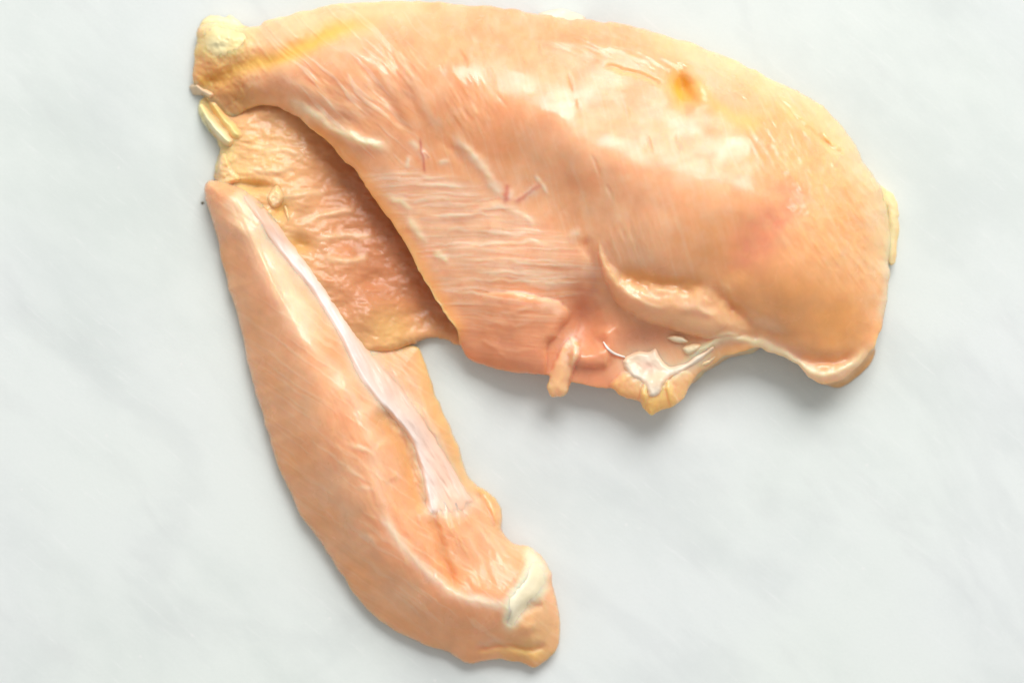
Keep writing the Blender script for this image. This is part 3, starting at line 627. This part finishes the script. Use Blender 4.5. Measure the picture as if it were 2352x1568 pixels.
    inn = smooth(0, 30, d) * smooth(800, 900, V) * blob_mask(U, V, 1000, 1080, 160, 260, -0.4)
    H += inn * 7 * aniso(U, V, math.radians(64), 60, 12, 3, 68)
    sd = poly_sdf(U, V, catmull(STUB, 4, True)); C = mixc(C, (0.96, 0.84, 0.62), smooth(-16, 8, sd)); H += 7 * smooth(-10, 22, sd)
    sd2 = poly_sdf(U, V, catmull(ten_out, 3, True)); C = mixc(C, (0.93, 0.68, 0.52), 0.6 * smooth(-22, 8, sd2) * smooth(470, 560, V))
    # tan, translucent tip and right edge
    C = mixc(C, (0.84, 0.54, 0.22), 0.7 * smooth(45, 5, d) * smooth(880, 980, U) * smooth(1300, 1100, V))
    C = mixc(C, (0.80, 0.52, 0.26), 0.8 * blob_mask(U, V, 1240, 1450, 60, 75, 0.1)); C = mixc(C, (0.84, 0.55, 0.18), 0.6 * blob_mask(U, V, 1210, 1500, 60, 18, 0.1))
    ridge(H, U, V, [(1085, 1490), (1150, 1480), (1210, 1492), (1262, 1478)], 10, -18); ridge(H, U, V, [(1165, 1440), (1200, 1400), (1250, 1385)], 12, -12)
    bump(H, U, V, 1215, 1440, 22, 14, -0.5, 10); bump(H, U, V, 1140, 1190, 18, 30, -0.4, 18); ridge(H, U, V, [(1095, 1120), (1112, 1165), (1145, 1215)], 9, -16)
    W = np.clip(0.6 + 0.8 * fbm(U / 60, V / 60, 3, 69), 0.15, 1)
    return H, C, W
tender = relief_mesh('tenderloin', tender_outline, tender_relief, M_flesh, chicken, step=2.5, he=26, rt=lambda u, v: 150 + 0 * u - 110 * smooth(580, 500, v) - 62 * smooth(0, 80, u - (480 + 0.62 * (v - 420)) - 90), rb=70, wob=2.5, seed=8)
tender['label'] = 'long tapered pale orange tenderloin beside the thicker fillet'

# surfaces under small pieces
from mathutils.bvhtree import BVHTree
def bvh_of(*objs):
    vs_, fs = [], []
    for o in objs:
        k = len(vs_)
        vs_ += [v.co.copy() for v in o.data.vertices]; fs += [tuple(i + k for i in p.vertices) for p in o.data.polygons]
    return BVHTree.FromPolygons(vs_, fs)
BV = bvh_of(fillet, sheet, tender)
def surface(u, v):
    """height (layout units) of the meat seen at a layout position, smoothed a little"""
    out = np.zeros(len(u)); z = np.full(len(u), 0.0)
    for i in range(len(u)):
        o = Vector((0, 0, DIST)); t = Vector(((u[i] - CX) * S, -(v[i] - CY) * S, 0)) - o; t.normalize()
        h = BV.ray_cast(o, t)
        out[i] = h[0].z / S if h[0] is not None else 0.0
    return out
class Under:
    """underlying height sampled on a coarse grid"""
    def __init__(self, x0, y0, x1, y1, st=6.0, blur=2):
        self.x0, self.y0, self.st = x0, y0, st
        nx = int((x1 - x0) / st) + 2; ny = int((y1 - y0) / st) + 2
        X, Y = np.meshgrid(x0 + np.arange(nx) * st, y0 + np.arange(ny) * st)
        Z = surface(X.ravel(), Y.ravel()).reshape(ny, nx)
        for _ in range(blur):
            P = np.pad(Z, 1, mode='edge'); Z = (P[1:-1, 1:-1] * 2 + P[:-2, 1:-1] + P[2:, 1:-1] + P[1:-1, :-2] + P[1:-1, 2:]) / 6
        self.Z = Z
    def __call__(self, u, v):
        x = np.clip((u - self.x0) / self.st, 0, self.Z.shape[1] - 1.001); y = np.clip((v - self.y0) / self.st, 0, self.Z.shape[0] - 1.001)
        i = x.astype(int); j = y.astype(int); fx = x - i; fy = y - j; Z = self.Z
        return (Z[j, i] * (1 - fx) + Z[j, i + 1] * fx) * (1 - fy) + (Z[j + 1, i] * (1 - fx) + Z[j + 1, i + 1] * fx) * fy

def piece(name,  outline, mat, parent, col, lift=14.0, edge=4.0, rt=16.0, noise=3.0, nscale=14.0, seed=0, col2=None, base=None, step=2.2, wob=1.5, sink=45.0, blur=2, extra=None, wet=0.8, thick=None, melt=0.8, meltc=(0.94, 0.50, 0.24), hard=0.25, wobl=25.0):
    P = np.array(outline); lo = P.min(0) - 12; hi = P.max(0) + 12
    un = base if base is not None else Under(lo[0], lo[1], hi[0], hi[1], blur=blur)
    def rel(U, V, d):
        H = un(U, V) + lift + noise * 1.1 * fbm(U / nscale, V / nscale, 3, seed)
        C = np.tile(np.array(col), (len(U), 1))
        if col2 is not None: C = mixc(C, col2, 0.5 + 1.2 * fbm(U / (nscale * 2), V / (nscale * 2), 2, seed + 4))
        if extra is not None: H, C = extra(H, C, U, V, d)
        C = mixc(C, meltc, melt * smooth(rt * 0.8, 0, d) * smooth(8, 20, un(U, V)))
        return H, C, np.full(U.shape, wet)
    return relief_mesh(name, outline, rel, mat, parent, step=step, he=lambda u, v: np.maximum(un(u, v) + np.where(un(u, v) > 10, -3.0, edge), 3), soft=lambda u, v: (1 - hard) * smooth(6, 14, un(u, v)), rt=rt, rb=rt, zbot=lambda u, v: np.maximum(un(u, v) - sink, 0.8), wob=wob, wobl=wobl, seed=seed, thick=thick)

# ---------------- silver skin over the tenderloin
ten_rim = [(560, 458), (590, 505), (645, 578), (700, 642), (742, 700), (785, 772), (815, 838), (850, 895), (905, 958), (942, 1005), (960, 1055), (975, 1110), (986, 1178)]
ten_rim2 = [(602, 474), (652, 534), (708, 608), (760, 682), (815, 764), (865, 824)]
def ten_extra(H, C, U, V, d):
    H -= 4.0 * smooth(1125, 1182, V)
    ridge(H, U, V, ten_rim, 9, 9, 0.2, 0.0); ridge(H, U, V, ten_rim2, 5, 6, 0.05, 0.3)
    H += 5 * aniso(U, V, math.radians(60), 60, 8, 3, 71)
    C = mixc(C, (0.90, 0.57, 0.41), 0.8 * smooth(680, 500, V)); C = mixc(C, (0.88, 0.68, 0.60), 0.8 * smooth(880, 1060, V))
    C = mixc(C, (0.94, 0.90, 0.88), 0.95 * stroke_mask(U, V, ten_rim, 9, 0.3, 0.0)); C = mixc(C, (0.93, 0.87, 0.86), 0.95 * stroke_mask(U, V, [(600, 520), (650, 580), (712, 660), (765, 735), (810, 815), (860, 890)], 15, 0.25, 0.3))
    away = 1 - np.clip(1.25 * stroke_mask(U, V, ten_rim, 30, 0.0, 0.0), 0, 1); C = mixc(C, (0.93, 0.58, 0.40), 0.62 * away); C = mixc(C, (0.94, 0.56, 0.36), 0.6 * smooth(1120, 1182, V) * smooth(990, 1010, U))
    C = mixc(C, (0.90, 0.84, 0.76), 0.7 * stroke_mask(U, V, ten_rim2, 5, 0.0, 0.3)); C = mixc(C, (0.88, 0.72, 0.65), 0.35 * smooth(0.1, 0.5, aniso(U, V, math.radians(60), 60, 8, 3, 71)))
    return H, C
silver = piece('silver_skin', ten_out, M_tendon, tender, (0.88, 0.72, 0.64), lift=4.5, edge=3, rt=15, noise=0.6, nscale=30, seed=12, extra=ten_extra, melt=0.6, wob=1.2, blur=3, wet=0.45)
silver['label'] = 'white silver skin strip running along the tenderloin'
# ---------------- cream tendon stub at the tip
stub = piece('tendon_stub', STUB,
             M_fat, tender, (0.97, 0.90, 0.68), lift=4, edge=3, rt=22, noise=1.5, nscale=30, seed=14, melt=0.0, col2=(0.97, 0.86, 0.58), wob=2)
stub['label'] = 'cream white tendon stub at the thick tip'

# ---------------- fat and trimmings
def fat(outline, col, col2, name='fat_lump', parent=None, mat=None, **k):
    return piece(name, outline, mat or M_fat, parent or fillet, col, col2=col2, **k)
fat([(456, 66), (470, 46), (490, 36), (515, 40), (535, 36), (556, 52), (578, 66), (584, 92), (560, 122), (520, 140), (480, 140), (452, 118)], (0.97, 0.90, 0.56), (0.96, 0.80, 0.40), lift=7, rt=48, noise=4, seed=21, edge=3, wob=4, hard=0.1, melt=0.8, meltc=(0.95, 0.62, 0.24))
fat([(454, 246), (466, 236), (482, 252), (502, 282), (526, 308), (538, 322), (530, 336), (512, 332), (488, 308), (466, 278)], (0.97, 0.92, 0.60), (0.96, 0.86, 0.42), lift=24, rt=15, noise=3, seed=22, wob=2, edge=4)
fat([(478, 228), (500, 236), (522, 262), (548, 292), (560, 312), (540, 322), (512, 290), (488, 258)], (0.95, 0.80, 0.34), (0.93, 0.70, 0.22), lift=16, rt=16, noise=4, seed=23, wob=3)
fat([(436, 196), (450, 190), (470, 200), (492, 215), (482, 226), (462, 218), (444, 216)], (0.86, 0.66, 0.44), (0.9, 0.76, 0.5), lift=14, rt=9, noise=4, seed=24, wob=3)
fat([(1236, 32), (1262, 24), (1292, 21), (1322, 30), (1346, 46), (1310, 52), (1264, 44)], (0.92, 0.85, 0.66), (0.92, 0.80, 0.56), lift=16, rt=10, noise=2, seed=25)
fat([(1972, 376), (1990, 384), (2012, 412), (2044, 442), (2060, 470), (2064, 520), (2058, 580), (2046, 612), (2036, 590), (2040, 520), (2034, 478), (2006, 446), (1984, 410)], (0.95, 0.82, 0.50), (0.95, 0.72, 0.38), lift=2, rt=16, noise=3, nscale=26, seed=27, wob=4, name='skin_edge', base=lambda u, v: np.full(u.shape, 34.0), hard=0.9, melt=0.35, mat=M_lump)
# lower right: layer of skin under the rim
fat([(1868, 868), (1900, 878), (1940, 862), (1978, 826), (2004, 790), (2010, 812), (1990, 846), (1958, 874), (1928, 889), (1898, 884)], (0.86, 0.52, 0.24), (0.84, 0.46, 0.2), lift=6, rt=14, noise=2, seed=28, name='skin_edge')
fat([(1580, 862), (1604, 838), (1640, 815), (1690, 797), (1730, 790), (1748, 796), (1736, 806), (1690, 818), (1652, 836), (1622, 852), (1602, 872), (1584, 880)], (0.84, 0.64, 0.40), (0.88, 0.74, 0.44), lift=5, rt=12, noise=3, seed=29, name='skin_edge', wob=3)
# lumps and cartilage at the bottom
def cart_extra(H, C, U, V, d):
    bump(H, U, V, 1490, 842, 22, 13, 0.3, -4.5); H += 1.2 * fbm(U / 12, V / 12, 2, 161)
    C = mixc(C, (0.88, 0.62, 0.50), 1.0 * blob_mask(U, V, 1488, 842, 22, 14, 0.3)); return H, C
cart = piece('cartilage', [(1430, 824), (1446, 812), (1466, 803), (1486, 806), (1506, 798), (1518, 820), (1536, 840), (1566, 836), (1600, 818), (1634, 796), (1640, 804), (1606, 834), (1574, 852), (1540, 866), (1526, 886), (1512, 908), (1490, 910), (1478, 880), (1452, 866), (1436, 852)],
             M_tendon, fillet, (0.93, 0.84, 0.70), col2=(0.93, 0.70, 0.48), lift=9, edge=6, rt=11, noise=3, nscale=22, seed=34, extra=cart_extra, wob=2.2, wobl=22, melt=0.4, hard=0.5, blur=3)
cart['label'] = 'white ragged cartilage scrap at the lower edge'
fat([(1530, 776), (1546, 768), (1568, 772), (1582, 784), (1566, 790), (1546, 786)], (0.92, 0.84, 0.62), (0.9, 0.74, 0.5), lift=10, rt=7, noise=2, seed=37, name='fat_fleck')
fat([(1566, 800), (1590, 786), (1612, 790), (1604, 806), (1580, 816)], (0.92, 0.85, 0.60), (0.9, 0.76, 0.5), lift=9, rt=9, noise=3, seed=38, name='fat_fleck')
# torn frills where tenderloin and tissue part
for k, o_ in enumerate(([(497, 372), (506, 350), (520, 352), (530, 376), (548, 398), (556, 414), (532, 424), (508, 420), (492, 404)],
                       [(612, 452), (624, 430), (640, 428), (652, 456), (640, 476), (622, 478)], [(655, 470), (664, 478), (668, 500), (660, 512), (654, 494)])):
    p = piece('torn_frill', o_, M_sheet, sheet, (0.93, 0.64, 0.30), col2=(0.93, 0.70, 0.42), lift=11, edge=4, rt=10, noise=5, nscale=10, seed=41 + k, wob=3)

# ---------------- blood vessels: thin tubes lying on the fillet
def tube_on(name, pts, r, parent, col, lift=1.0, mat=None):
    P = catmull(pts, 6, False); h = surface(P[:, 0], P[:, 1])
    for _ in range(3): h[1:-1] = (h[:-2] + h[1:-1] * 2 + h[2:]) / 4
    W = to_world(P[:, 0], P[:, 1], h + lift)
    n = 8; vs_, fs = [], []
    for i in range(len(W)):
        t = W[min(i + 1, len(W) - 1)] - W[max(i - 1, 0)]; t /= np.linalg.norm(t)
        sx = np.cross(t, (0, 0, 1)); sx /= np.linalg.norm(sx); sy = np.cross(sx, t)
        rr = r * S * (0.35 + 0.65 * math.sin(math.pi * (0.08 + 0.84 * i / (len(W) - 1))))
        for k in range(n):
            a = 2 * math.pi * k / n; vs_.append(tuple(W[i] + rr * (math.cos(a) * sx + math.sin(a) * sy)))
    for i in range(len(W) - 1):
        for k in range(n):
            fs.append((i * n + k, i * n + (k + 1) % n, (i + 1) * n + (k + 1) % n, (i + 1) * n + k))
    fs.append(tuple(range(n))[::-1]); fs.append(tuple(range((len(W) - 1) * n, len(W) * n)))
    me = bpy.data.meshes.new(name); me.from_pydata(vs_, [], fs)
    for p in me.polygons: p.use_smooth = True
    at = me.attributes.new('tint', 'FLOAT_COLOR', 'POINT'); at.data.foreach_set('color', np.tile(np.array([*col, 1.0], np.float32), len(vs_)))
    aw = me.attributes.new('wet', 'FLOAT', 'POINT'); aw.data.foreach_set('value', np.full(len(vs_), 0.7, np.float32))
    me.materials.append(mat or M_fat)
    return link(bpy.data.objects.new(name, me), parent)
tube_on('sinew_thread', [(1386, 785), (1396, 800), (1412, 812), (1436, 820)], 3.0, fillet, (0.92, 0.86, 0.80), lift=4, mat=M_tendon)

# ---------------- crumb on the marble
me = bpy.data.meshes.new('crumb')
import bmesh
bm = bmesh.new(); bmesh.ops.create_icosphere(bm, subdivisions=2, radius=3.2 * S)
for vtx in bm.verts: vtx.co *= 0.75 + 0.5 * random.Random(vtx.index).random(); vtx.co.z *= 0.6
bm.to_mesh(me); bm.free()
m = bpy.data.materials.new('dark_crumb'); m.use_nodes = True; m.node_tree.nodes['Principled BSDF'].inputs['Base Color'].default_value = (0.12, 0.10, 0.05, 1); me.materials.append(m)
cr = link(bpy.data.objects.new('crumb', me)); cr.location = ((465 - CX) * S, -(466 - CY) * S, 1.6 * S)
cr['label'] = 'tiny dark crumb on the marble beside the thin end of the tenderloin'; cr['category'] = 'crumb'
